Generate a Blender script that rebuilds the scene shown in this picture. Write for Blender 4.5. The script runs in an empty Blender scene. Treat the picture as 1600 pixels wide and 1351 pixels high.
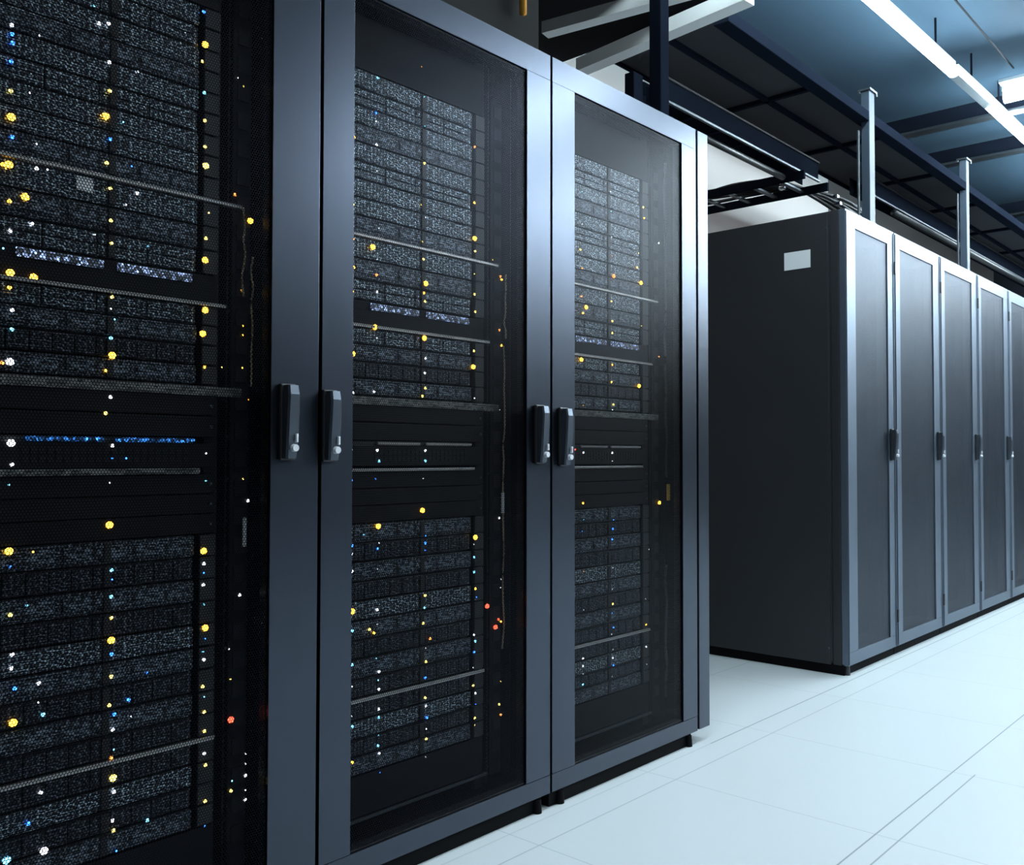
import bpy, bmesh, math, random
from mathutils import Vector, Matrix
random.seed(7)
S = bpy.context.scene
COL = S.collection
PI = math.pi

# ---------------------------------------------------------------- camera
cam_data = bpy.data.cameras.new('camera')
cam = bpy.data.objects.new('camera', cam_data); COL.objects.link(cam)
YAW, PITCH, ROLL, CH = 0.733561, 0.025996, 0.001559, 0.9916
f_ = Vector((-math.sin(YAW)*math.cos(PITCH), math.cos(YAW)*math.cos(PITCH), math.sin(PITCH)))
r_ = Vector((math.cos(YAW), math.sin(YAW), 0)); u_ = r_.cross(f_)
r2 = r_*math.cos(ROLL)+u_*math.sin(ROLL); u2 = u_*math.cos(ROLL)-r_*math.sin(ROLL)
cam.matrix_world = Matrix(((r2.x,u2.x,-f_.x,0),(r2.y,u2.y,-f_.y,0),(r2.z,u2.z,-f_.z,CH),(0,0,0,1)))
cam_data.sensor_width = 36; cam_data.lens = 1440.4/1600*36
cam_data.clip_start = .02
S.camera = cam

# ---------------------------------------------------------------- world, exposure
w = bpy.data.worlds.new('world'); S.world = w; w.use_nodes = True
w.node_tree.nodes['Background'].inputs[0].default_value = (.35,.5,.7,1)
w.node_tree.nodes['Background'].inputs[1].default_value = .02
vs = S.view_settings
vs.view_transform = 'Standard'; vs.look = 'None'; vs.exposure = -0.4; vs.gamma = 1; vs.use_curve_mapping = False

# ---------------------------------------------------------------- area lights outside the frame: unseen hall lamps, and fills added for the floor
def area(name, loc, size, energy, color, rot=(0,0,0)):
    l = bpy.data.lights.new(name, 'AREA'); l.shape = 'RECTANGLE'; l.size, l.size_y = size
    l.energy = energy; l.color = color
    o = bpy.data.objects.new(name, l); COL.objects.link(o); o.location = loc; o.rotation_euler = rot
    return o
COOL = (.78,.91,1.0)
LAMP_Z = 3.1
TUBE_POWER = 60.0            # emission strength of the visible tubes
area('aisle_strip_light', (2.9, 1.6, 3.2), (.12, 5.0), 40, COOL)
area('near_floor_fill', (-1.15, 1.5, 3.24), (.10, 2.0), 26, COOL).data.spread = math.radians(110)  # unseen fill added to brighten the near floor
area('rear_aisle_light', (-2.74, 5.7, 3.26), (.12, 3.6), 11, (1,.95,.93))
area('gap_floor_fill', (-1.30, 3.5, 3.24), (.9, .10), 11, COOL).data.spread = math.radians(125)  # unseen fill added to brighten the floor in the gap
# crosswise tubes over the aisle: (y, x start, x end); the second one shows at the right edge of the photo
CROSS_LAMPS = [(4.2,-.3,1.7),(5.8,-1.425,2.6),(7.6,-1.2,2.6),(9.4,-1.2,2.6),(11.2,-1.2,2.6)]

# ---------------------------------------------------------------- materials
def mat(name, base, rough=.5, metal=0, emit=None, strength=0, spec=.5, coat=0):
    m = bpy.data.materials.new(name); m.use_nodes = True
    b = m.node_tree.nodes['Principled BSDF']
    b.inputs['Base Color'].default_value = (*base,1)
    b.inputs['Roughness'].default_value = rough; b.inputs['Metallic'].default_value = metal
    b.inputs['Specular IOR Level'].default_value = spec
    b.inputs['Coat Weight'].default_value = coat
    if emit:
        b.inputs['Emission Color'].default_value = (*emit,1); b.inputs['Emission Strength'].default_value = strength
    return m
def nn(m, t, **kw):
    n = m.node_tree.nodes.new(t)
    for k,v in kw.items(): setattr(n,k,v)
    return n
def math_node(m, op, a, b=None, c=None):
    n = nn(m,'ShaderNodeMath',operation=op)
    for i,v in enumerate((a,b,c)):
        if v is None: continue
        if isinstance(v,(int,float)): n.inputs[i].default_value = v
        else: m.node_tree.links.new(v, n.inputs[i])
    return n.outputs[0]
def vary(m, scale, amount, stretch=(1,1,1), rough=True):
    """fine wear: slight value and gloss variation in the paint itself"""
    nt = m.node_tree; b = nt.nodes['Principled BSDF']
    tc = nn(m,'ShaderNodeTexCoord'); mp = nn(m,'ShaderNodeMapping'); mp.inputs['Scale'].default_value = stretch
    no = nn(m,'ShaderNodeTexNoise'); no.inputs['Scale'].default_value = scale; no.inputs['Detail'].default_value = 4
    nt.links.new(tc.outputs['Object'], mp.inputs[0]); nt.links.new(mp.outputs[0], no.inputs[0])
    mx = nn(m,'ShaderNodeMix',data_type='RGBA',blend_type='MULTIPLY'); mx.inputs[0].default_value = 1
    mx.inputs[6].default_value = b.inputs['Base Color'].default_value
    k = math_node(m,'MULTIPLY_ADD',no.outputs[0],2*amount,1-amount)
    cb = nn(m,'ShaderNodeCombineColor')
    for i in range(3): nt.links.new(k, cb.inputs[i])
    nt.links.new(cb.outputs[0], mx.inputs[7]); nt.links.new(mx.outputs[2], b.inputs['Base Color'])
    if rough:
        nt.links.new(math_node(m,'MULTIPLY_ADD',no.outputs[0],amount*.5,b.inputs['Roughness'].default_value-amount*.25), b.inputs['Roughness'])
    return m
def perforated(name, base, pitch, rad, metal=.9, rough=.4, axes=(1,2)):
    """punched steel sheet: staggered round holes"""
    m = mat(name, base, rough, metal)
    nt = m.node_tree; b = nt.nodes['Principled BSDF']; out = nt.nodes['Material Output']
    tc = nn(m,'ShaderNodeTexCoord'); sx = nn(m,'ShaderNodeSeparateXYZ'); nt.links.new(tc.outputs['Object'], sx.inputs[0])
    u = math_node(m,'DIVIDE',sx.outputs[axes[0]],pitch); v = math_node(m,'DIVIDE',sx.outputs[axes[1]],pitch*.866)
    row = math_node(m,'FLOOR',v); odd = math_node(m,'MULTIPLY',math_node(m,'PINGPONG',row,1.0),.5)
    fu = math_node(m,'SUBTRACT',math_node(m,'FRACT',math_node(m,'ADD',u,odd)),.5)
    fv = math_node(m,'MULTIPLY',math_node(m,'SUBTRACT',math_node(m,'FRACT',v),.5),.866)
    d2 = math_node(m,'ADD',math_node(m,'MULTIPLY',fu,fu),math_node(m,'MULTIPLY',fv,fv))
    solid = math_node(m,'GREATER_THAN',d2,(rad/pitch)**2)
    tr = nn(m,'ShaderNodeBsdfTransparent'); mx = nn(m,'ShaderNodeMixShader')
    nt.links.new(solid, mx.inputs[0]); nt.links.new(tr.outputs[0], mx.inputs[1]); nt.links.new(b.outputs[0], mx.inputs[2])
    nt.links.new(mx.outputs[0], out.inputs[0])
    return m
def speckled(name, dark, light, pitch, rough=.42, metal=.75, thr=.5):
    """server bezel: a fine honeycomb of dark holes in a painted grille"""
    m = mat(name, light, rough, metal)
    nt = m.node_tree; b = nt.nodes['Principled BSDF']
    tc = nn(m,'ShaderNodeTexCoord'); vo = nn(m,'ShaderNodeTexVoronoi'); mp = nn(m,'ShaderNodeMapping')
    mp.inputs['Scale'].default_value = (1,.55,1.5)
    vo.inputs['Scale'].default_value = 1/pitch; vo.inputs['Randomness'].default_value = .55
    nt.links.new(tc.outputs['Object'], mp.inputs[0]); nt.links.new(mp.outputs[0], vo.inputs[0])
    g = math_node(m,'GREATER_THAN',vo.outputs['Distance'],thr)
    sep = nn(m,'ShaderNodeSeparateColor'); nt.links.new(vo.outputs['Color'], sep.inputs[0])
    k = math_node(m,'MULTIPLY',g,math_node(m,'MULTIPLY_ADD',math_node(m,'POWER',sep.outputs[0],2.5),1.6,.25))
    mx = nn(m,'ShaderNodeMix',data_type='RGBA'); mx.inputs[6].default_value = (*dark,1); mx.inputs[7].default_value = (*light,1)
    nt.links.new(k, mx.inputs[0]); nt.links.new(mx.outputs[2], b.inputs['Base Color'])
    return m

M = {}
M['frame'] = vary(mat('graphite door paint', (.070,.079,.102), .31, 1.0), 3, .06)
M['frame_far'] = vary(mat('silver anodised door frame', (.165,.195,.245), .5, 1.0), 3, .06)
M['cab'] = vary(mat('black cabinet paint', (.022,.023,.027), .5, .1), 4, .08)
M['black'] = mat('black plastic', (.012,.012,.014), .45)
M['void'] = mat('black interior paint', (.006,.006,.007), .8, spec=.08)
M['mesh'] = perforated('perforated door mesh', (.006,.007,.010), .0058, .00248, 1.0, .33)
M['mesh_far'] = perforated('perforated far door mesh', (.055,.066,.088), .0058, .0018, 1.0, .50)
M['handle'] = mat('handle lever coating', (.10,.115,.14), .35, .8)
M['chrome'] = mat('chrome', (.75,.77,.8), .15, 1)
M['steel'] = vary(mat('galvanised steel', (.11,.125,.14), .42, .9), 12, .12)
M['rail'] = mat('mounting rail', (.012,.013,.015), .55, 0, spec=.2)
M['bezel_a'] = speckled('grey honeycomb bezel', (.022,.026,.033), (.56,.67,.76), .0056)  # paler grey holds the lamplight that falls on the upper banks
M['bezel_b'] = speckled('dark honeycomb bezel', (.016,.018,.023), (.24,.28,.34), .0052)
M['bezel_c'] = speckled('charcoal drive bays', (.012,.014,.018), (.17,.19,.23), .0056)
M['near_cover'] = vary(mat('brown black cover', (.012,.011,.011), .8, spec=.1), 4, .1)  # for the dark box added in front of the white wall
M['brownwall'] = vary(mat('brown grey far wall', (.045,.040,.040), .8), 3, .1)
M['lock'] = mat('pale lock with painted reflection', (.75,.76,.80), .5, .2)  # chrome's bright reflection put into a pale diffuse colour
M['duct'] = mat('white duct enamel', (.86,.85,.84), .6)
M['wire'] = mat('dark wire', (.01,.012,.016), .8, 0, spec=.05)
M['chassis'] = mat('server chassis', (.05,.053,.058), .45, .5)
M['blank'] = vary(mat('blanking panel paint', (.010,.010,.012), .6, spec=.15), 20, .2)
M['greybar'] = speckled('grey vented panel', (.03,.03,.032), (.22,.22,.22), .009, .5, .2, .35)
M['shelf'] = mat('silver shelf lip', (.55,.53,.52), .35, .9)
M['sticker'] = mat('white sticker', (.86,.87,.87), .6)
M['floor'] = None
M['white'] = vary(mat('off white wall paint', (.44,.425,.42), .75), 2, .04)
M['soffit'] = vary(mat('dark soffit panel', (.036,.037,.043), .7, spec=.2), 2, .1)
M['beam'] = vary(mat('dark painted steel', (.009,.012,.020), .9, 0, spec=0), 5, .1)
M['post'] = vary(mat('steel post', (.05,.068,.095), .5, 0, spec=.25), 6, .1)
M['cable'] = mat('black cable sheath', (.012,.013,.015), .4)
M['tan'] = mat('tan cable sheath', (.50,.38,.26), .5)
M['orange'] = mat('orange conduit', (.95,.42,.05), .5)
M['ceil'] = vary(mat('blue grey ceiling paint', (.050,.086,.125), .8, spec=.1), 1.2, .08)
M['darkwall'] = vary(mat('dark hall wall', (.010,.012,.016), .8, spec=.1), 2, .1)
M['housing'] = mat('lamp housing', (.62,.70,.74), .35, .3)
M['tube'] = mat('lit lamp tube', (.8,.9,.95), .4, 0, (.72,.93,1.0), TUBE_POWER)
M['tube_cross'] = mat('lit crosswise lamp tube', (.8,.9,.95), .4, 0, (.78,.93,1.0), 150)
M['tube'].cycles.emission_sampling = 'FRONT_BACK'
LEDC = {'A':((1,.50,.05),9),'Y':((1,.78,.18),6),'W':((.88,.92,1),4.5),'B':((.04,.22,1),7),'C':((.22,.72,1),5),'R':((1,.10,.05),6),'O':((1,.36,.08),4)}
LEDN = {'A':'amber','Y':'yellow','W':'white','B':'blue','C':'pale blue','R':'red','O':'orange'}
for k,(c,s) in LEDC.items():
    M['led'+k] = mat(LEDN[k]+' light', c, .4, 0, c, s); M['led'+k].cycles.emission_sampling = 'NONE'
M['port_lit'] = mat('blue port light strip', (.02,.05,.12), .4, 0, (.05,.30,1.0), .9)
M['port_pale'] = mat('pale port light strip', (.10,.115,.14), .4, 0, (.42,.58,1.0), .55)
for k in ('port_lit','port_pale'):
    m = M[k]; nt = m.node_tree; b = nt.nodes['Principled BSDF']; m.cycles.emission_sampling = 'NONE'
    tc = nn(m,'ShaderNodeTexCoord'); no = nn(m,'ShaderNodeTexVoronoi'); no.inputs['Scale'].default_value = 190
    nt.links.new(tc.outputs['Object'], no.inputs[0])
    sep = nn(m,'ShaderNodeSeparateColor'); nt.links.new(no.outputs['Color'], sep.inputs[0])
    nt.links.new(math_node(m,'MULTIPLY',math_node(m,'POWER',sep.outputs[0],5.0),b.inputs['Emission Strength'].default_value*5), b.inputs['Emission Strength'])
def floor_mat():
    m = mat('white raised floor tiles', (.70,.755,.79), .38, 0)
    nt = m.node_tree; b = nt.nodes['Principled BSDF']
    tc = nn(m,'ShaderNodeTexCoord'); sx = nn(m,'ShaderNodeSeparateXYZ'); nt.links.new(tc.outputs['Object'], sx.inputs[0])
    X, Y = sx.outputs[0], sx.outputs[1]
    def line(c, off, pitch, wd):
        fr = math_node(m,'FRACT',math_node(m,'DIVIDE',math_node(m,'SUBTRACT',c,off-wd/2),pitch))
        return math_node(m,'LESS_THAN',fr,wd/pitch)
    lx = line(X,-1.54,.61,.0045); ly = line(Y,1.815,.6475,.0035)
    dbl = math_node(m,'MULTIPLY',math_node(m,'LESS_THAN',math_node(m,'ABSOLUTE',math_node(m,'ADD',X,.87)),.0022),math_node(m,'LESS_THAN',Y,3.13))
    edge = math_node(m,'MULTIPLY',math_node(m,'LESS_THAN',math_node(m,'ABSOLUTE',math_node(m,'ADD',X,1.642)),.0028),math_node(m,'MULTIPLY_ADD',math_node(m,'GREATER_THAN',Y,2.85),.55,.25))
    k = math_node(m,'MAXIMUM',math_node(m,'MULTIPLY',lx,math_node(m,'MULTIPLY_ADD',math_node(m,'GREATER_THAN',X,-1.2),.32,.45)),math_node(m,'MULTIPLY',ly,.38))
    k = math_node(m,'MAXIMUM',k,math_node(m,'MAXIMUM',math_node(m,'MULTIPLY',dbl,.7),math_node(m,'MULTIPLY',edge,.9)))
    no = nn(m,'ShaderNodeTexNoise'); no.inputs['Scale'].default_value = 1.5; nt.links.new(tc.outputs['Object'],no.inputs[0])
    mx = nn(m,'ShaderNodeMix',data_type='RGBA'); mx.inputs[6].default_value = (.555,.595,.61,1); mx.inputs[7].default_value = (.16,.19,.21,1)
    nt.links.new(k, mx.inputs[0]); nt.links.new(mx.outputs[2], b.inputs['Base Color'])
    nt.links.new(math_node(m,'MULTIPLY_ADD',no.outputs[0],.12,.36), b.inputs['Roughness'])
    return m
M['floor'] = floor_mat()

# ---------------------------------------------------------------- helpers
def box(bm, a, b, bevel=0):
    vs_ = [bm.verts.new((x,y,z)) for x in (a[0],b[0]) for y in (a[1],b[1]) for z in (a[2],b[2])]
    F = [(0,1,3,2),(4,6,7,5),(0,4,5,1),(2,3,7,6),(0,2,6,4),(1,5,7,3)]
    fs = [bm.faces.new([vs_[i] for i in q]) for q in F]
    if bevel:
        ed = {e for f in fs for e in f.edges}
        bmesh.ops.bevel(bm, geom=list(ed), offset=bevel, segments=2, affect='EDGES', profile=.5)
def tube(bm, pts, r, n=10, cap=True):
    pts = [Vector(p) for p in pts]; rings = []
    for i,p in enumerate(pts):
        t = (pts[min(i+1,len(pts)-1)]-pts[max(i-1,0)]).normalized()
        a = t.cross(Vector((0,0,1)));
        if a.length < .05: a = t.cross(Vector((1,0,0)))
        a.normalize(); b = t.cross(a)
        rings.append([bm.verts.new(p+r*(math.cos(2*PI*k/n)*a+math.sin(2*PI*k/n)*b)) for k in range(n)])
    for i in range(len(rings)-1):
        for k in range(n): bm.faces.new((rings[i][k],rings[i][(k+1)%n],rings[i+1][(k+1)%n],rings[i+1][k]))
    if cap:
        bm.faces.new(rings[0][::-1]); bm.faces.new(rings[-1])
def B(fn):
    bm = bmesh.new(); fn(bm); return bm
def obj(name, bm, m, parent=None, label=None, smooth=False, loc=None):
    bmesh.ops.recalc_face_normals(bm, faces=bm.faces)
    me = bpy.data.meshes.new(name); bm.to_mesh(me); bm.free()
    me.materials.append(m)
    if smooth:
        for p in me.polygons: p.use_smooth = True
    o = bpy.data.objects.new(name, me); COL.objects.link(o)
    if parent: o.parent = parent
    if loc: o.location = loc
    if label: o['label'] = label
    return o
def boxes(name, lst, m, parent=None, bevel=0, label=None):
    bm = bmesh.new()
    for a,b in lst: box(bm,a,b,bevel)
    return obj(name, bm, m, parent, label)
def thing(name, label, cat, loc=(0,0,0), group=None):
    o = bpy.data.objects.new(name, None); COL.objects.link(o); o.location = loc; o.empty_display_size = .05
    o['label'] = label; o['category'] = cat
    if group: o['group'] = group
    return o
def tag(o, label, cat, group=None):
    o['label'] = label; o['category'] = cat
    if group: o['group'] = group
    return o
def struct(name, lst, m):
    o = boxes(name, lst, m); o['kind'] = 'structure'; return o
def smooth_pts(pts, n=6):
    P = [Vector(p) for p in pts]; P = [P[0]*2-P[1]]+P+[P[-1]*2-P[-2]]; out = []
    for i in range(1,len(P)-2):
        for k in range(n):
            t = k/n; a,b,c,d = P[i-1:i+3]
            out.append(.5*((2*b)+(c-a)*t+(2*a-5*b+4*c-d)*t*t+(3*b-a-3*c+d)*t**3))
    out.append(P[-2]); return out
LEDS=[
"""0.543,1.907,mB 0.547,1.84,LA 0.319,1.837,sC 0.347,1.813,mW 0.329,1.807,mW 0.541,1.803,mY 0.176,1.75,mW 0.223,1.745,sW 0.349,1.743,mW 0.406,1.743,sW 0.546,1.742,mC 0.177,1.734,mB 0.178,1.719,mB 0.176,1.685,mB 0.351,1.685,mY 0.548,1.682,mY 0.208,1.639,sW 0.344,1.635,LA 0.176,1.633,mY 0.378,1.632,sC 0.549,1.628,mY 0.353,1.593,mB 0.551,1.589,LY 0.178,1.587,LA 0.18,1.552,mB 0.396,1.552,sB 0.22,1.55,sW 0.347,1.546,mY 0.24,1.508,sW 0.221,1.506,mW 0.175,1.502,LA 0.407,1.501,mW 0.165,1.5,mA 0.354,1.499,mY 0.559,1.493,sY 0.385,1.475,sW 0.203,1.451,LA 0.553,1.439,mY 0.177,1.438,mA 0.356,1.438,mY 0.326,1.406,sW 0.215,1.405,mW 0.43,1.402,sC 0.358,1.395,mY 0.552,1.394,LA 0.179,1.386,mW 0.168,1.353,sC 0.18,1.312,LA 0.219,1.31,LA 0.36,1.293,mY 0.553,1.291,LA 0.179,1.286,mA 0.358,1.27,sW 0.366,1.251,sC 0.184,1.247,mW 0.548,1.242,LA 0.359,1.215,mC 0.184,1.213,mC 0.362,1.18,LA 0.553,1.177,mA 0.182,1.156,LW 0.169,1.153,mO 0.35,1.152,mA 0.361,1.103,mW 0.352,1.072,mY 0.186,1.014,LW 0.365,1.011,mW 0.559,0.997,sW 0.365,0.987,sB 0.392,0.987,sB 0.188,0.976,mW 0.184,0.941,sC 0.362,0.941,sW 0.56,0.941,sC 0.362,0.861,LA 0.185,0.825,LA 0.225,0.821,sA 0.188,0.798,sB 0.555,0.798,LA 0.366,0.776,mC 0.556,0.772,mW 0.367,0.758,sB 0.556,0.753,sB 0.555,0.729,mW 0.216,0.727,sC 0.366,0.726,mC 0.189,0.714,mY 0.557,0.689,sC 0.367,0.686,mY 0.193,0.645,mW 0.367,0.644,LA 0.56,0.641,LA 0.192,0.621,mW 0.56,0.619,sB 0.368,0.618,mB 0.556,0.593,sC 0.238,0.587,mW 0.198,0.585,mB 0.558,0.577,mW 0.368,0.576,mY 0.438,0.571,sB 0.238,0.557,sW 0.246,0.53,mC 0.196,0.526,LA 0.402,0.526,mB 0.365,0.523,mY 0.556,0.523,mY 0.375,0.504,mB 0.56,0.502,sC 0.407,0.493,sW 0.372,0.476,mW 0.56,0.471,mY 0.375,0.438,sC 0.561,0.432,mY 0.37,0.423,mO 0.244,0.393,mW 0.561,0.387,mW 0.374,0.385,LY 0.564,0.363,mY 0.376,0.359,mW 0.224,0.344,mB 0.374,0.306,mW 0.189,0.291,LC 0.564,0.29,mY 0.251,0.288,LW 0.442,0.286,mC 0.376,0.284,mY 0.382,0.247,sB 0.565,0.239,sB""",
"""0.351,1.987,sO 0.204,1.912,mC 0.357,1.91,sC 0.359,1.833,sC 0.542,1.83,mO 0.2,1.825,mB 0.2,1.804,sW 0.133,1.746,mA 0.202,1.745,mW 0.359,1.742,mY 0.204,1.683,sW 0.542,1.676,mA 0.131,1.643,mW 0.349,1.631,sY 0.363,1.601,sW 0.131,1.587,mA 0.543,1.579,LA 0.21,1.545,sW 0.545,1.545,mY 0.353,1.537,sY 0.133,1.506,mO 0.192,1.496,LA 0.357,1.493,mY 0.543,1.483,sY 0.206,1.469,sW 0.135,1.438,mA 0.365,1.432,LA 0.204,1.43,mO 0.543,1.428,mY 0.359,1.407,mA 0.206,1.389,mW 0.363,1.386,mY 0.131,1.381,mA 0.546,1.381,mY 0.2,1.303,LA 0.361,1.292,LA 0.206,1.278,sW 0.541,1.275,mY 0.365,1.241,mW 0.133,1.233,LA 0.539,1.232,LA 0.363,1.203,mW 0.365,1.165,mY 0.544,1.148,sW 0.198,1.147,mW 0.355,1.144,mY 0.135,1.139,mW 0.131,1.007,mW 0.21,1.006,mW 0.367,1.006,mW 0.216,0.98,mC 0.367,0.98,mC 0.206,0.937,sB 0.361,0.936,sW 0.133,0.935,mB 0.359,0.855,LA 0.214,0.823,LA 0.131,0.815,mY 0.17,0.805,sC 0.369,0.79,sB 0.216,0.786,sW 0.135,0.782,mB 0.548,0.775,LA 0.367,0.772,mB 0.212,0.769,mB 0.133,0.763,mW 0.543,0.757,sW 0.367,0.754,sB 0.135,0.722,mW 0.544,0.722,mC 0.212,0.721,sW 0.544,0.683,mC 0.367,0.64,mY 0.549,0.638,mA 0.137,0.628,LA 0.212,0.623,mW 0.554,0.615,sB 0.365,0.609,mC 0.212,0.588,sW 0.137,0.583,mC 0.188,0.579,mY 0.361,0.571,mY 0.202,0.569,mA 0.385,0.529,mO 0.544,0.513,mW 0.21,0.509,sC 0.369,0.509,sW 0.137,0.504,mC 0.549,0.498,mC 0.218,0.474,mW 0.371,0.473,mY 0.545,0.468,mB 0.216,0.454,sC 0.137,0.453,sW 0.369,0.433,mB 0.218,0.432,mW 0.542,0.43,sW 0.137,0.385,sW 0.218,0.385,mW 0.369,0.383,mY 0.542,0.382,mY 0.218,0.365,mC 0.371,0.362,mW 0.139,0.36,mC 0.55,0.36,mW 0.375,0.332,mB 0.552,0.331,sB 0.218,0.325,sC 0.373,0.304,sW 0.216,0.298,mC 0.548,0.295,mY 0.373,0.281,mY 0.22,0.279,mW 0.139,0.277,mA 0.548,0.276,sY 0.373,0.233,sW 0.224,0.232,sB""",
"""0.363,1.84,sW 0.55,1.828,mY 0.216,1.808,sC 0.556,1.792,mA 0.367,1.778,sC 0.216,1.708,sW 0.37,1.696,sW 0.522,1.668,sY 0.373,1.635,sO 0.207,1.627,mY 0.514,1.619,mA 0.536,1.571,LA 0.216,1.57,mO 0.381,1.57,LO 0.369,1.488,mY 0.213,1.484,mO 0.236,1.453,LA 0.22,1.433,mA 0.539,1.428,sY 0.373,1.425,mY 0.373,1.387,mY 0.212,1.289,LA 0.373,1.285,mA 0.369,1.229,mA 0.524,1.226,LA 0.379,1.158,mY 0.22,1.149,sO 0.373,1.137,sW 0.181,1.013,mR 0.223,1.004,mW 0.373,1.004,mW 0.373,0.978,sW 0.223,0.849,mA 0.223,0.798,sC 0.378,0.79,sB 0.216,0.763,sB 0.375,0.762,mB 0.371,0.729,mB 0.223,0.641,sO 0.375,0.638,sW 0.371,0.571,sW 0.374,0.524,mY 0.223,0.524,sW 0.559,0.519,sW 0.371,0.496,sB 0.378,0.449,mB 0.562,0.434,mA 0.367,0.43,sW 0.374,0.38,sW 0.219,0.377,mW 0.562,0.36,mW 0.219,0.354,mW 0.374,0.354,mW 0.219,0.329,sW 0.377,0.327,mB 0.566,0.302,sW 0.219,0.298,mC 0.37,0.296,sW""",
]
PLEDS=[
"""0.627,0.523,sY 0.629,0.438,LR 0.633,0.31,sC 0.631,0.29,mY 0.623,0.587,sW 0.647,0.697,mW 0.627,1.548,mO 0.631,1.801,sW 0.645,1.786,sY 0.697,1.499,LA 0.649,1.27,sA 0.649,1.25,sA 0.649,1.18,sA 0.673,1.113,sO 0.653,0.943,sY 0.675,0.896,mW 0.647,1.346,mA 0.671,0.359,sW 0.671,0.338,sW 0.671,0.313,mW 0.669,0.282,sW 0.669,0.262,mW 0.599,1.177,sY""",
"""0.609,0.583,LR 0.655,0.541,mR 0.643,0.521,LR 0.696,0.534,mA 0.706,1.302,mA 0.66,1.495,mO 0.656,1.344,mO 0.657,0.821,mW 0.664,0.369,sY 0.658,0.307,mY 0.666,0.277,mO 0.629,1.537,sY 0.665,0.651,sW 0.663,0.628,sW 0.714,1.487,mA 0.659,1.121,sW""",
"""0.677,1.729,mW 0.676,1.336,mO 0.693,0.834,LA 0.556,0.679,sW""",
]
# ---------------------------------------------------------------- room
struct('floor', [((-3.3,-2.2,-.05),(4.2,12.2,0))], M['floor'])
struct('ceiling', [((-3.3,-2.2,3.3),(4.2,12.2,3.36))], M['ceil'])
struct('wall_left', [((-3.3,-2.2,0),(-3.12,7.35,3.3))], M['white'])
struct('wall_left', [((-3.3,7.35,0),(-3.12,12.2,3.3))], M['brownwall'])
struct('wall_right', [((4.2,-2.2,0),(4.3,12.2,3.3))], M['darkwall'])
struct('wall_back', [((-3.3,12.2,0),(4.3,12.3,3.3))], M['darkwall'])
struct('wall_front', [((-3.3,-2.3,0),(4.3,-2.2,3.3))], M['darkwall'])

XF = -1.675                    # plane of all the cabinet door fronts
# ---------------------------------------------------------------- handle
def make_handle(parent, y, z0, z1, mirror=1, name='door_handle'):
    """swing handle: back plate, lever standing off it, lock barrel"""
    h = boxes(name, [((0,y-.019,z0-.004),(.010,y+.019,z1+.004))], M['black'], parent, .003)
    bm = bmesh.new(); n = 9; prev = None
    for i in range(n):
        t = i/(n-1); z = z0+(z1-z0)*t
        d = .034 - .010*(1-t)**2 if t < .93 else .030
        wd = .0135 + .002*math.sin(t*PI)
        ring = [bm.verts.new(c) for c in ((.010 if t<.95 else .012,y-wd,z),(d-.004,y-wd,z),(d,y-wd+.004,z),(d,y+wd-.004,z),(d-.004,y+wd,z),(.010 if t<.95 else .012,y+wd,z))]
        if prev:
            for k in range(6): bm.faces.new((prev[k],prev[(k+1)%6],ring[(k+1)%6],ring[k]))
        else: bm.faces.new(ring[::-1])
        prev = ring
    bm.faces.new(prev)
    obj('lever', bm, M['handle'], h)
    def lock(bm):
        m4 = Matrix.Translation((.030,y+.002,z0+.022)) @ Matrix.Rotation(PI/2,4,'Y')
        bmesh.ops.create_cone(bm, cap_ends=True, segments=20, radius1=.0085, radius2=.0075, depth=.012, matrix=m4)
        box(bm, (.026,y+.004,z0+.034),(.0345,y+.009,z0+.052), .001)
    obj('lock_barrel', B(lock), M['lock'], h, 'bright lock barrel')
    return h

def make_door(parent, y0, y1, o0, o1, z0, z1, zo0, zo1, fm, mm, th=.036):
    """frame ring with mitred-looking joints, perforated sheet set back in it"""
    d = boxes('door_frame', [((-th,y0,z0),(0,y1,zo0-.001)),((-th,y0,zo1),(0,y1,z1)),
                             ((-th,y0,zo0),(0,o0,zo1)),((-th,o1,zo0),(0,y1,zo1))], fm, parent, .0007)
    boxes('inner_trim', [((-th+.004,o0,zo0),(-.009,o0+.002,zo1)),((-th+.004,o1-.002,zo0),(-.009,o1,zo1)),
                         ((-th+.004,o0,zo0),(-.006,o1,zo0+.004)),((-th+.004,o0,zo1-.004),(-.006,o1,zo1))], M['black'], d)
    boxes('mesh_panel', [((-.0065,o0+.0005,zo0+.0005),(-.0055,o1-.0005,zo1-.0005))], mm, d)
    return d

def ledshape(kind):
    r = {'s':.0018,'m':.0037,'L':.0073}[kind]
    bm = bmesh.new()
    bmesh.ops.create_uvsphere(bm, u_segments=10, v_segments=6, radius=r)
    for v in bm.verts: v.co.x *= .6
    if kind != 's':
        for v in bm.verts: v.co.z *= .9
    me = bpy.data.meshes.new('status_light'); bm.to_mesh(me); bm.free()
    for p in me.polygons: p.use_smooth = True
    return me
LEDM = {}
for s_ in 'smL':
    for c_ in LEDC:
        me = ledshape(s_); me.materials.append(M['led'+c_]); LEDM[s_+c_] = me
def led(parent, y, z, code, x, name='status_light'):
    o = bpy.data.objects.new(name, LEDM[code]); COL.objects.link(o); o.parent = parent; o.location = (x,y,z)
    o['label'] = LEDN[code[1]]+' status light'

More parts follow.
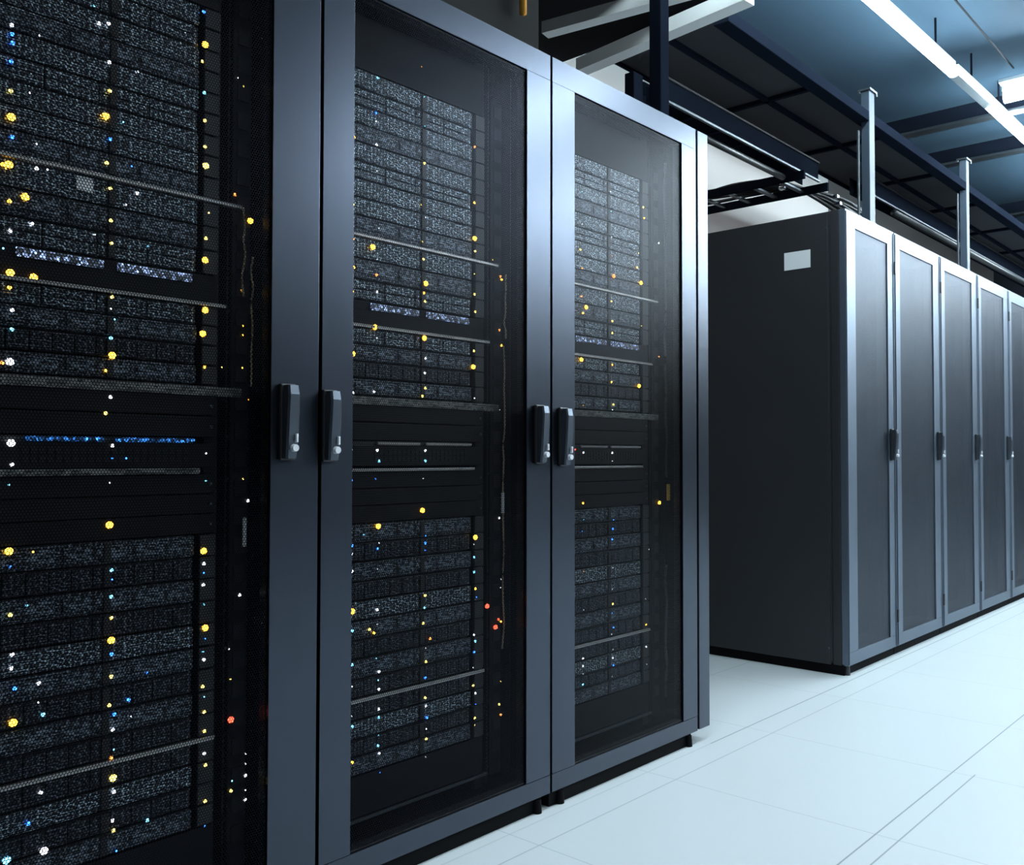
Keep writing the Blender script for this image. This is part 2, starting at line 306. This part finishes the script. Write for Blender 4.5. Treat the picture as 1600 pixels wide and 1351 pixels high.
# ---------------------------------------------------------------- equipment shared meshes
EL, ER = .098, .582            # rack ear outer edges (local y)
XS = -.060                     # server faces behind the door front
def mesh_of(bm, m):
    bmesh.ops.recalc_face_normals(bm, faces=bm.faces)
    me = bpy.data.meshes.new('part'); bm.to_mesh(me); bm.free(); me.materials.append(m); return me
CACHE = {}
def server_parts(h, style):
    key = (round(h,4), style)
    if key in CACHE: return CACHE[key]
    g = .0022; L, Rr = .132, .536
    ch = B(lambda bm: box(bm,(XS-.62,L+.002,g),(XS-.006,Rr-.002,h-g)))
    bz = bmesh.new()
    if style == 'grille':
        box(bz,(XS-.006,L,g),(XS,Rr,h-g),.001)
        for k in range(3): box(bz,(XS,L+.012+k*.135,h*.28),(XS+.0022,L+.012+k*.135+.118,h*.78),.0008)
    elif style == 'bays':
        n = 10
        box(bz,(XS-.010,L,g),(XS-.006,Rr,h-g))
        for k in range(n):
            a = L+.004+k*(Rr-L-.008)/n; box(bz,(XS-.006,a,g+.002),(XS+.0005,a+(Rr-L-.008)/n-.0025,h-g-.002),.001)
    elif style == 'double':
        n = 4
        box(bz,(XS-.010,L,g),(XS-.006,Rr,h-g))
        for k in range(n):
            a = L+.004+k*(Rr-L-.008)/n
            for z0,z1 in ((g+.001,h/2-.001),(h/2+.001,h-g-.001)):
                box(bz,(XS-.006,a,z0),(XS,a+(Rr-L-.008)/n-.003,z1),.0012)
    else:
        box(bz,(XS-.006,L,g),(XS,Rr,h-g),.0012)
    fr = bmesh.new()                                  # pull tabs across the face, middle
    box(fr,(XS-.001,.352,g+.002),(XS+.004,.366,h-g-.002),.001)
    er = B(lambda bm: (box(bm,(XS-.004,0,g),(XS+.003,.034,h-g),.001)))
    mats = {'grille':M['bezel_b'],'bays':M['bezel_c'],'double':M['bezel_a'],'fine':M['bezel_a']}
    CACHE[key] = (mesh_of(ch,M['chassis']), mesh_of(bz,mats[style]), mesh_of(fr,M['black']), mesh_of(er,M['chassis']))
    return CACHE[key]
def link(name, me, parent, loc=(0,0,0)):
    o = bpy.data.objects.new(name, me); COL.objects.link(o); o.parent = parent; o.location = loc; return o

BANKS = [  # name, z0, heights, styles; upper banks mostly take the paler, lamplit bezel
 ('top', 1.523, [.0441]*9, ['grille','fine','fine','double','fine','grille','fine','double','fine']),
 ('second', 1.365, [.050]*3, ['double','grille','fine']),
 ('middle', 1.137, [.0408]*4, ['grille','bays','grille','double']),
 ('fourth', .420, [.0458]*9, ['bays','grille','bays','grille','fine','bays','grille','bays','grille']),
 ('bottom', .240, [.043]*4, ['grille','bays','fine','bays'])]
ORD = ['first','second','third','fourth','fifth','sixth','seventh','eighth','ninth']
CABN = ['leftmost','middle','third']
def make_cabinet(i, y0, y1, o0, o1, left_panel, end):
    lab = ['black server cabinet nearest the camera with mesh door cut by the photo edge',
           'wide black server cabinet with dense lit servers and handles on both door stiles',
           'third lit server cabinet at the end of the near row beside the gap'][i]
    t = thing('server_cabinet', lab, 'server cabinet', (XF, y0, 0), 'lit cabinets of the near row')
    W = y1-y0
    # shell: roof, back, sides, base, corner posts behind the door
    boxes('cabinet_shell', [((-1.0,0,2.085),(-.040,W,2.1435)),((-1.0,0,.04),(-.040,W,.085)),((-1.0,.0,.085),(-.985,W,2.085)),
        ((-.985,0.0,.085),(-.040,.012,2.085)),((-.985,W-.012,.085),(-.040,W,2.085)),
        ((-.075,.012,.085),(-.042,.055,2.085)),((-.075,W-.055,.085),(-.042,W-.012,2.085))], M['void'], t, .001)
    boxes('plinth', [((-.97,.004,.0),(-.012,W-.03,.041))], M['void'], t)
    for yy in (.05, W-.05):
        bm = bmesh.new()
        bmesh.ops.create_cone(bm, cap_ends=True, segments=16, radius1=.014, radius2=.012, depth=.036, matrix=Matrix.Translation((-.010,yy,.018)))
        obj('levelling_foot', bm, M['void'], t)
    for yy in (EL-.008, ER-.022):
        bm = bmesh.new(); box(bm,(-.078,yy,.10),(-.068,yy+.030,2.07))
        r = obj('mounting_rail', bm, M['rail'], t)
    # rail with cage-nut holes beyond the equipment, lacing channel
    boxes('cable_channel', [((-.14,.612,.10),(-.074,.616,2.07)),((-.14,.705,.10),(-.074,.709,2.07))]+
          [((-.085,.616,.14+k*.0889),(-.074,.6205,.146+k*.0889)) for k in range(22)], M['rail'], t)
    boxes('bottom_rail', [((-.066,.10,.132),(-.058,.60,.1385))], M['steel'], t, label='thin steel rail above the base')
    if end:
        boxes('end_post', [((-.060,W+.008,.045),(0,W+.078,2.1435))], M['frame'], t, .002)
        boxes('end_panel', [((-1.0,W+.004,.045),(-.062,W+.078,2.1435))], M['cab'], t, .002)
    d = make_door(t, .0045, W-.0045, o0-y0, o1-y0, .044, 2.1435, .0955, 2.071, M['frame'], M['mesh'])
    return t, d
def servers(i, y0):
    recs = []
    for t in LEDS[i].split():
        a,b,c = t.split(','); recs.append([float(a),float(b),c,False])
    for bank, zb, hs, styles in BANKS:
        z = zb; slots = []
        for h,s in zip(hs,styles): slots.append((z,h,s)); z += h
        for k,(z,h,s) in enumerate(reversed(slots)):
            mine = [r for r in recs if not r[3] and z <= r[1] < z+h]
            for r in mine: r[3] = True
            cols = []
            for r in sorted(mine, key=lambda r: -'smL'.index(r[2][0])):
                n = LEDN[r[2][1]]
                if n not in cols: cols.append(n)
            cols = cols[:2]
            li = 'with '+' and '.join(c.split()[-1] for c in cols)+' lights' if cols else 'with no lights lit'
            label = 'rack server %s, %s down in %s bank of the %s cabinet' % (li, ORD[k], bank, CABN[i])
            t = thing('rack_server', label, 'server', (XF, y0, z), 'rack servers in the '+CABN[i]+' cabinet')
            a,b,c,d = server_parts(h,s)
            link('chassis',a,t); link('bezel',b,t); link('centre_latch',c,t)
            link('rack_ear',d,t,(0,EL,0)); link('rack_ear',d,t,(0,ER-.034,0))
            for r in mine: led(t, r[0], min(max(r[1]-z,.004),h-.004), r[2], XS+.0045)
    # remaining equipment: shelves, blanks, patch panel, switch
    G = 'fittings between the servers'
    def eq(name, label, cat, z, group=None):
        return thing(name, label+' in the %s cabinet' % CABN[i], cat, (XF, y0, z), group)
    for z,h,lb in ((1.515,.0075,'upper bright shelf edge above second server bank'),(1.300,.0065,'thin silver shelf edge above middle server bank'),(.412,.0078,'lower silver shelf edge above bottom server bank')):
        t = eq('rack_shelf', lb, 'shelf', z, 'silver shelf edges')
        boxes('shelf_lip', [((XS-.004,EL,0),(XS+.008,.60 if h<.007 else (.635 if z>1 else ER),h))], M['shelf'], t, .0006)
        boxes('shelf_tray', [((XS-.60,.135,0),(XS-.004,.53,.0015))], M['chassis'], t)
    t = eq('vented_panel', 'grey vented strip panel below middle bank', 'panel', 1.1155)
    boxes('panel_face', [((XS-.006,EL,0),(XS+.004,.640,.0195))], M['greybar'], t, .001)
    for z,h,lb in ((1.074,.0405,'upper of two'),(1.030,.0430,'lower of two')):
        t = eq('blanking_panel', '%s black blanks above switch' % lb, 'blanking panel', z, 'black blanking panels')
        boxes('panel_face', [((XS-.006,EL,.001),(XS,ER,h-.001))], M['blank'], t, .001)
        boxes('screw', [((XS,EL+.008,h/2-.003),(XS+.002,EL+.014,h/2+.003)),((XS,ER-.014,h/2-.003),(XS+.002,ER-.008,h/2+.003))], M['steel'], t)
        for r in recs:
            if not r[3] and z <= r[1] < z+h: r[3]=True; led(t, r[0], r[1]-z, r[2], XS+.002)
    for k,lb in enumerate(('first','second','third')):
        z = .955-(k+1)*.0408
        t = eq('blanking_panel', '%s black blank down below switch' % lb, 'blanking panel', z, 'black blanking panels')
        boxes('panel_face', [((XS-.006,EL,.001),(XS,ER,.0398))], M['blank'], t, .001)
        boxes('screw', [((XS,EL+.008,.017),(XS+.002,EL+.014,.023)),((XS,ER-.014,.017),(XS+.002,ER-.008,.023))], M['steel'], t)
        for r in recs:
            if not r[3] and z <= r[1] < z+.0408: r[3]=True; led(t, r[0], r[1]-z, r[2], XS+.002)
    t = eq('network_switch', ['switch with long blue port strip','switch with faint port strip','switch with dim port strip'][i], 'network switch', .968)
    boxes('chassis', [((XS-.35,.135,.001),(XS-.004,.533,.060))], M['chassis'], t)
    boxes('switch_face', [((XS-.004,EL,.001),(XS,ER,.049))], M['blank'], t, .0008)
    boxes('port_row', [((XS-.004,.205+k*.0145,.012+j*.016),(XS+.0012,.205+k*.0145+.011,.023+j*.016)) for k in range(22) for j in (0,1)], M['rail'], t)
    strips = [(.212,.350),(.372,.535)]
    for a,b in strips:
        boxes('port_light_strip', [((XS-.002,a,.051),(XS+.003,b,.0585))], M['port_lit' if i==0 else 'shelf'], t, .0005, 'blue lit port strip' if i==0 else 'grey port strip')
    for r in recs:
        if not r[3] and .968 <= r[1] < 1.030: r[3]=True; led(t, r[0], r[1]-.968, r[2], XS+.0035)
    t = eq('rack_shelf', 'grey blue shelf edge beneath switch', 'shelf', .9555, 'silver shelf edges')
    boxes('shelf_lip', [((XS-.004,EL,0),(XS+.006,.545,.0115 if i==0 else .006))], M['greybar'] if i==0 else M['shelf'], t, .0008)
    boxes('shelf_tray', [((XS-.60,.135,0),(XS-.004,.53,.0015))], M['chassis'], t)
    t = eq('patch_unit', 'patch unit with sparkling pale port row', 'patch panel', 1.308)
    boxes('panel_face', [((XS-.006,EL,0),(XS,ER,.033)),((XS-.006,EL,.033),(XS-.001,ER,.056))], M['blank'], t, .0006)
    for a,b in ((.190,.345),(.372,.525)):
        boxes('port_light_strip', [((XS-.001,a,.0365),(XS+.003,b,.0525))], M['port_pale'], t, .0006, 'pale blue speckled port strip')
    for r in recs:
        if not r[3] and 1.30 <= r[1] < 1.366: r[3]=True; led(t, r[0], r[1]-1.308, r[2], XS+.0045)
    # blank above the top bank
    t = eq('blanking_panel', 'tall black blank above top bank', 'blanking panel', 1.921, 'black blanking panels')
    boxes('panel_face', [((XS-.006,EL,.001),(XS,ER,.130))], M['blank'], t, .001)
    for r in recs:
        if not r[3] and r[1] >= 1.92: r[3]=True; led(t, r[0], r[1]-1.921, r[2], XS+.002)
    t = eq('blanking_panel', 'black blank with silver mark below bottom bank', 'blanking panel', .142, 'black blanking panels')
    boxes('panel_face', [((XS-.006,EL,.001),(XS,ER,.096))], M['blank'], t, .001)
    for r in recs:
        if not r[3] and .13 <= r[1] < .24: r[3]=True; led(t, r[0], r[1]-.142, r[2], XS+.002)
    left = [r for r in recs if not r[3]]
    if left: print('LEDs unassigned', i, left)
    # power strip with its own lights and the cable beside it
    t = eq('power_strip', 'upright power strip with scattered small lights', 'power strip', .12)
    boxes('housing', [((XS-.045,.622,0),(XS-.012,.668,1.86))], M['rail'], t, .003)
    boxes('outlet', [((XS-.012,.632,.06+k*.0605),(XS-.009,.660,.095+k*.0605)) for k in range(30)], M['black'], t, .0008)
    for s in PLEDS[i].split():
        a,b,c = s.split(','); a = float(a)
        led(t, a if .625<a<.665 else min(max(a,.600),.665), float(b)-.12, c, XS-.009)
    rnd = random.Random(40+i)
    runs = [[(.663,1.42,1.14),(.642,1.52,1.33)],[(.663,1.30,.98),(.660,.98,.46),(.668,1.50,1.32)],[(.688,2.01,1.34),(.690,1.31,.92),(.686,.62,.17)]][i]
    for n,(yy,za,zb) in enumerate(runs):
        pts = [(XS+.002+rnd.uniform(-.002,.004), yy+rnd.uniform(-.003,.003) if i<2 else yy, za+(zb-za)*q/8) for q in range(9)]
        bm = bmesh.new(); tube(bm, smooth_pts(pts,3), .0024 if i<2 else .0042, 8)
        kind = 'tan' if i<2 else 'steel'
        o = obj('patch_cable' if i<2 else 'lacing_rod', bm, M['tan'] if i<2 else M['steel'], None, None, True, (XF,y0,0))
        tag(o, ('%s tan vertical cable beside the servers in the %s cabinet' if i<2 else '%s upright steel rod right of servers in the %s cabinet') % (['upper','lower','topmost'][n] if i<2 else ['tall','middle','lower'][n], CABN[i]), 'cable' if i<2 else 'rod', 'upright cables and rods in the cabinets')
    if i == 0:
        o = boxes('cable_tag', [((XS+.002,.645,.800),(XS+.006,.653,.862))], M['sticker'], None, .001); o.location = (XF,y0,0)
        tag(o, 'cream tag on the cable right of the servers in the leftmost cabinet', 'tag')
        o = boxes('asset_sticker', [((XS+.0026,.292,1.484),(XS+.0036,.322,1.510))], M['sticker'], None, 0); o.location = (XF,y0,0)
        tag(o, 'pale square sticker on second bank server face in leftmost cabinet', 'sticker')
    if i == 1:
        o = boxes('cable_tag', [((XS+.002,.652,.835),(XS+.007,.661,.892))], M['sticker'], None, .001); o.location = (XF,y0,0)
        tag(o, 'cream tag on the cable right of the servers in the middle cabinet', 'tag')
    if i == 2:
        o = boxes('cable_tag', [((XS+.006,.686,.842),(XS+.011,.702,.898))], mat('yellow tag',(.8,.5,.1),.5), None, .001); o.location = (XF,y0,0)
        tag(o, 'yellow tag hanging on the rod in the third cabinet', 'tag')
Y = [.4255,1.2255,2.0255,2.8255]
OPN = [(.515,1.100),(1.316,1.919),(2.134,2.729)]
HAND = [[(1.137,.987,1.142)],[(1.247,.983,1.135),(1.967,.975,1.132)],[(2.073,.968,1.129)]]
for i in range(3):
    t, d = make_cabinet(i, Y[i], Y[i+1], *OPN[i], None, i==2)
    for (hy,z0,z1) in HAND[i]: make_handle(d, hy-Y[i], z0, z1)
    servers(i, Y[i])

# ---------------------------------------------------------------- far row
FY = [4.129,4.749,5.465,6.180,6.893,7.607,8.320]
FL = ['far row silver framed cabinet nearest the gap, black side panel showing','second silver framed mesh door cabinet from the gap','third silver framed mesh door cabinet from the gap',
      'fourth silver framed mesh door cabinet from the gap','rightmost silver framed cabinet, cut by the right edge of the photo','']
for i in range(5):
    y0, y1 = FY[i], FY[i+1]; W = y1-y0
    t = thing('server_cabinet', FL[i], 'server cabinet', (XF,y0,0), 'silver framed cabinets of the far row')
    boxes('cabinet_shell', [((-1.0,.002,2.07),(-.070,W-.002,2.128)),((-1.0,.002,.05),(-.070,W-.002,.09)),((-1.0,.002,.09),(-.98,W-.002,2.07)),
        ((-.98,.002,.09),(-.070,.02,2.07)),((-.98,W-.02,.09),(-.070,W-.002,2.07)),
        ((-.09,.02,.09),(-.070,.085,2.07)),((-.09,W-.06,.09),(-.070,W-.02,2.07))], M['cab'], t, .0015)
    boxes('equipment_filler', [((-.13,.09,.12),(-.11,W-.09,2.04))], M['void'], t, label='black equipment behind the mesh')
    boxes('plinth', [((-.98,.004,0),(-.020,W-.004,.05))], M['void'], t)
    if i == 0:
        bm = bmesh.new(); bmesh.ops.create_cone(bm, cap_ends=True, segments=16, radius1=.014, radius2=.012, depth=.042, matrix=Matrix.Translation((-.018,.03,.021)))
        obj('levelling_foot', bm, M['chassis'], t)
    a = .118 if i==0 else .080; b = W-.093 if i==0 else W-.120
    d = make_door(t, .004, W-.007, a, b, .045, 2.1295, .103, 2.057, M['frame_far'], M['mesh_far'], .030)
    boxes('stile_bead', [((0,.008,.05),(.004,.014,2.12)),((0,W-.020,.05),(.004,W-.014,2.12))], M['frame_far'], d, .001)
    if i == 0:
        boxes('corner_post', [((-.069,-.0,.045),(-.031,.06,2.1295))], M['cab'], t, .002)
        boxes('side_panel', [((-1.0,-.010,.045),(-.078,.001,2.122))], M['cab'], t, .0015)
        boxes('edge_strip', [((-.0775,-.004,.06),(-.0745,.001,2.118))], M['steel'], t, label='bright steel edge strip')
        for z in (.12,2.05):
            boxes('screw', [((-.088,-.013,z-.005),(-.080,-.0099,z+.005))], M['steel'], t, .001)
    for z in (1.947,.197):
        boxes('hinge', [((-.001,W-.012,z-.032),(.010,W+.003,z+.032))], M['black'], t, .002)
    make_handle(d, W-.062, .978, 1.128)
s = boxes('blank_label', [((-.001,-.065,-.042),(0.0,.065,.042))], M['sticker'])
s.rotation_euler = (0,0,PI/2); s.location = (-1.900,4.1182,1.920)
tag(s, 'blank white label on the black side panel', 'label')

# ---------------------------------------------------------------- strip lamps
def strip_lamp(name, label, a, b, on=True, rods=()):
    a, b = Vector(a), Vector(b); L = (b-a).length; ang = math.atan2(-(b-a).x,(b-a).y)
    t = thing(name, label, 'ceiling lamp', a, 'linear lamps over the row'); t.rotation_euler = (0,0,ang)
    boxes('housing', [((-.012,0,.030),(.012,L,.058))] if on else [((-.026,0,-.024),(.026,L,.040))], M['housing'], t, .004)
    if on:
        bm = bmesh.new(); tube(bm, [(0,.004,0),(0,L-.004,0)], .031, 16)
        obj('lamp_tube', bm, M['tube'], t, 'glowing white diffuser', False)
    for yy in rods:
        bm = bmesh.new(); tube(bm, [(0,yy,.058),(0,yy,3.3-a.z)], .006, 8); obj('hanger_rod', bm, M['beam'], t)
    return t
strip_lamp('strip_lamp', 'long glowing white strip lamp running out of the top of the photo', (-1.62,2.45,LAMP_Z), (-1.550,5.330,LAMP_Z), True, (1.2,2.6))
strip_lamp('lamp_connector', 'unlit silver connector between the two glowing strip lamps', (-1.550,5.333,LAMP_Z), (-1.537,5.955,LAMP_Z), False, (.3,))
strip_lamp('strip_lamp', 'second glowing strip lamp, leaving at the right edge of the photo', (-1.537,5.958,LAMP_Z), (-1.50,8.8,LAMP_Z), True, (.2,2.4))
for k,(yy,xa,xb) in enumerate(CROSS_LAMPS):
    vis = k == 1
    t = thing('strip_lamp', 'short glowing lamp end set crosswise at the upper right photo edge' if vis else ['nearest','','second','third','farthest'][k]+' of the crosswise strip lamps over the aisle, outside the photo', 'ceiling lamp', (xa,yy,LAMP_Z-(.04 if vis else 0)), 'crosswise lamps over the aisle')
    boxes('housing', [((0,-.09,.060),(xb-xa,.09,.080)),((0,-.02,.034),(xb-xa,.02,.060))], M['housing'], t, .004)  # wide top plate added to keep tube light off the ceiling
    bm = bmesh.new(); tube(bm, [(.01,0,0),(xb-xa-.01,0,0)], .032, 16); obj('lamp_tube', bm, M['tube_cross'], t, 'glowing white tube')
    for xx in (.12, (xb-xa)*.6):
        bm = bmesh.new(); tube(bm, [(xx,0,.068),(xx,0,3.3-LAMP_Z)], .006, 8); obj('hanger_rod', bm, M['beam'], t)

# ---------------------------------------------------------------- overhead steel
def beam(name, label, a, b, m, bevel=.003, cat='beam', group=None):
    return tag(boxes(name, [(a,b)], m, None, bevel), label, cat, group)
G2 = 'dark beams under the ceiling'
beam('ceiling_beam', 'long dark beam parallel to the cabinets bounding the blue lit ceiling', (-1.92,3.38,2.785), (-1.85,11.8,2.838), M['beam'], group=G2)
def flat_soffit():
    t = thing('soffit', 'dark panelled soffit over the cabinet tops left of the blue ceiling', 'soffit', (-1.922,3.07,2.815))
    boxes('soffit_panel', [((-.53,k*.93+.33,0),(0,k*.93+1.24,.02)) for k in range(9)], M['soffit'], t, .003)
    boxes('soffit_rib', [((-.53,k*.93+.31,-.02),(0,k*.93+.335,.02)) for k in range(1,9)]+[((-.24,.33,-.02),(-.215,8.8,-.0))], M['beam'], t, .002)
    boxes('edge_rail', [((-.55,.33,-.012),(-.53,8.8,.03))], M['beam'], t, .002)
flat_soffit()
for yy,zz,lb in ((6.36,3.15,'cross beam with pale lower edge right of the first post'),(7.21,3.15,'cross beam with pale lower edge above the second post'),(9.1,3.15,'far cross beam near the right edge')):
    t = thing('cross_beam', lb, 'beam', (0,yy,zz), 'cross beams under the blue ceiling')
    boxes('web', [((-2.5,-.02,.02),(-1.0,.03,.12))], M['beam'], t, .002)
    boxes('lower_flange', [((-2.5,-.045,0),(-1.0,.045,.018))], M['steel'], t, .003)
POSTS = [(2.86,-1.85,.058,.05,2.93,'black post rising behind the end of the lit cabinet row','beam'),
         (4.93,-1.87,.075,.045,2.96,'pale steel post standing over the first far row cabinets','post'),
         (6.63,-1.87,.060,.045,3.0,'steel post farther right above the far row','post')]
for (yy,xx,wy,wx,zt,lb,mk) in POSTS:
    t = thing('support_post', lb, 'post', (xx,yy,2.146), 'upright posts on the cabinet tops')
    boxes('post_shaft', [((-wx/2,-wy/2,0),(wx/2,wy/2,zt-2.146))], M[mk], t, .004)
    boxes('post_channel', [((-wx/2-.006,-wy/2-.045,0),(-wx/2+.004,-wy/2-.025,(zt-2.146)*(.72 if mk=='post' else .0)+ (.16 if mk!='post' else 0)))], M['steel'] if mk=='post' else M['beam'], t, .002)
    boxes('head_bracket', [((-.034,-.052,zt-2.146-.012),(.034,.052,zt-2.146))]+[((-.034,-.052,zt-2.146-.026),(-.020,-.038,zt-2.146-.012)),((.020,.038,zt-2.146-.026),(.034,.052,zt-2.146-.012))], M['steel'], t, .002)
    boxes('foot_plate', [((-.05,-.06,-.001),(.05,.06,.008))], M['beam'], t, .001)
def tray(y0, y1, z0, z1, label, x0=-2.30, x1=-2.20):
    t = thing('cable_tray', label, 'cable tray', (x1,y0,z0), 'cable trays over the rows'); L = y1-y0; H = z1-z0
    boxes('side_rail', [((-.006,0,0),(0,L,H))], M['beam'], t, .001)
    boxes('side_rail', [((x0-x1,0,0),(x0-x1+.006,L,H))], M['beam'], t, .001)
    boxes('lower_lip', [((-.002,0,-.006),(.012,L,.006))], M['steel'], t, .002, 'bright steel lower lip')
    boxes('upper_lip', [((-.002,0,H-.005),(.010,L,H+.005))], M['soffit'], t, .002)
    for k in range(int(L/.25)): boxes('rung', [((x0-x1,k*.25+.05,.01),(0,k*.25+.075,.02))], M['beam'], t, .001)
    return t
tray(3.42,5.05,2.562,2.668,'dark cable tray with bright lower edge behind the black post')
tray(5.75,11.5,2.655,2.762,'farther cable tray with bright lower edge above the far row')
for (pts,r,lb,m) in (
   ([(-2.2,3.45,2.485),(-2.2,4.60,2.485)],.016,'dark pipe running below the first cable tray','cable'),
   ([(-2.08,5.9,2.53),(-2.08,11.0,2.55)],.022,'dark pipe above the far row cabinet tops','cable')):
    bm = bmesh.new(); tube(bm, pts, r, 12); tag(obj('pipe', bm, M[m], None, None, True), lb, 'pipe', 'pipes over the rows')
# perpendicular ladder rack crossing behind the cabinets
t = thing('ladder_rack', 'dark ladder rack crossing from the white wall above the gap', 'cable tray', (-3.12,4.64,2.47))
boxes('side_rail', [((0,0,0),(1.02,.02,.045))], M['beam'], t, .002)
boxes('side_rail', [((0,.30,0),(1.02,.32,.045))], M['beam'], t, .002)

for k in range(6): boxes('rung', [((.06+k*.16,.02,.01),(.085+k*.16,.30,.022))], M['steel'], t, .001)
rnd = random.Random(5)
cbt = thing('cable_bundle', 'tangle of black cables lying over the ladder rack above the gap', 'cables', (-2.6,4.8,2.50))
def rel(p): return (p[0]+2.6,p[1]-4.8,p[2]-2.50)
for k in range(8):
    y = 4.68+.03*k; zz = 2.5305
    pts = [(-3.08,y,zz),(-2.8,y+rnd.uniform(-.05,.08),zz+rnd.uniform(.0,.004)),(-2.5,y+rnd.uniform(-.03,.12),zz+rnd.uniform(.0,.006)),(-2.3,y+.12+rnd.uniform(0,.12),zz),(-2.13,y+.48+rnd.uniform(0,.3),2.44+rnd.uniform(-.07,.05)),(-2.12,y+.9,2.36+rnd.uniform(-.05,.05)),(-2.2,y+1.2,2.14)]
    bm = bmesh.new(); tube(bm, smooth_pts([rel(p) for p in pts],5), rnd.uniform(.008,.011), 8)
    obj('cable', bm, M['cable'], cbt, None, True)
for k,(a,b,c) in enumerate([(-2.14,4.98,2.50),(-2.12,5.10,2.47),(-2.13,5.16,2.445),(-2.05,5.42,2.40),(-2.30,4.80,2.49)]):
    o = boxes('clamp', [((-.016,-.012,-.010),(.016,.012,.010))], M['chrome'], cbt, .003, 'small bright clamp'); o.location = rel((a,b,c))
# white ducts near the rear wall
t = thing('white_duct', 'upper white duct crossing above the third cabinet to the black post', 'duct', (0,0,0), 'white ducts behind the cabinets')
def duct_bm(a, b, w, h):
    a, b = Vector(a), Vector(b); d = (b-a).normalized(); s = Vector((-d.y,d.x,0)).normalized()*w/2; u = Vector((0,0,h/2))
    bm = bmesh.new(); v = [bm.verts.new(p+q) for p in (a,b) for q in (-s-u,s-u,s+u,-s+u)]
    for q in ((0,1,2,3),(7,6,5,4),(0,4,5,1),(1,5,6,2),(2,6,7,3),(3,7,4,0)): bm.faces.new([v[i] for i in q])
    return bm
obj('duct_run', duct_bm((-2.50,2.98,2.81),(-1.70,3.13,2.81),.06,.05), M['duct'], t)
t = tag(obj('white_duct', duct_bm((-2.60,3.36,2.80),(-1.70,3.27,2.80),.07,.06), M['duct']), 'lower white duct reaching from the white wall to the black post', 'duct', 'white ducts behind the cabinets')
# orange conduit
bm = bmesh.new(); tube(bm, [(-1.97,2.236,2.438),(-1.97,2.236,2.92)], .0125, 12)
tag(obj('conduit', bm, M['orange'], None, None, True), 'orange upright conduit at the top of the photo above the middle cabinet', 'conduit')
t = boxes('dark_cover_box', [((-2.30,.4,2.30),(-2.0,2.352,2.86))], M['near_cover'], None, .004); tag(t, 'big dark box hiding the white wall above the lit cabinets, cut by the photo top', 'duct')  # dark box added to cover the bright wall behind
t = boxes('near_soffit', [((-3.1,.2,2.93),(-1.92,3.50,2.97))], M['void'], None, .004); tag(t, 'black soffit over the near cabinets in the top of the photo', 'soffit')
o = boxes('junction_box', [((-.03,-.03,0),(.03,.03,.12))], M['sticker'], None, .003); o.location = (-1.98,7.43,2.146); tag(o, 'small white box standing on the far row near the right edge', 'junction box')
o = boxes('junction_box', [((-.02,-.03,0),(.02,.03,.225))], M['beam'], None, .003); o.location = (-1.88,2.74,2.1445); tag(o, 'small dark box just left of the black post on the third cabinet', 'junction box')
# wire along the ceiling and its rods
bm = bmesh.new(); tube(bm, [(-1.36,3.0,3.2),(-1.355,5.75,3.2)], .005, 8)
t = tag(obj('ceiling_wire', bm, M['wire'], None, None, True), 'thin dark wire near the ceiling right of the long strip lamp', 'wire')
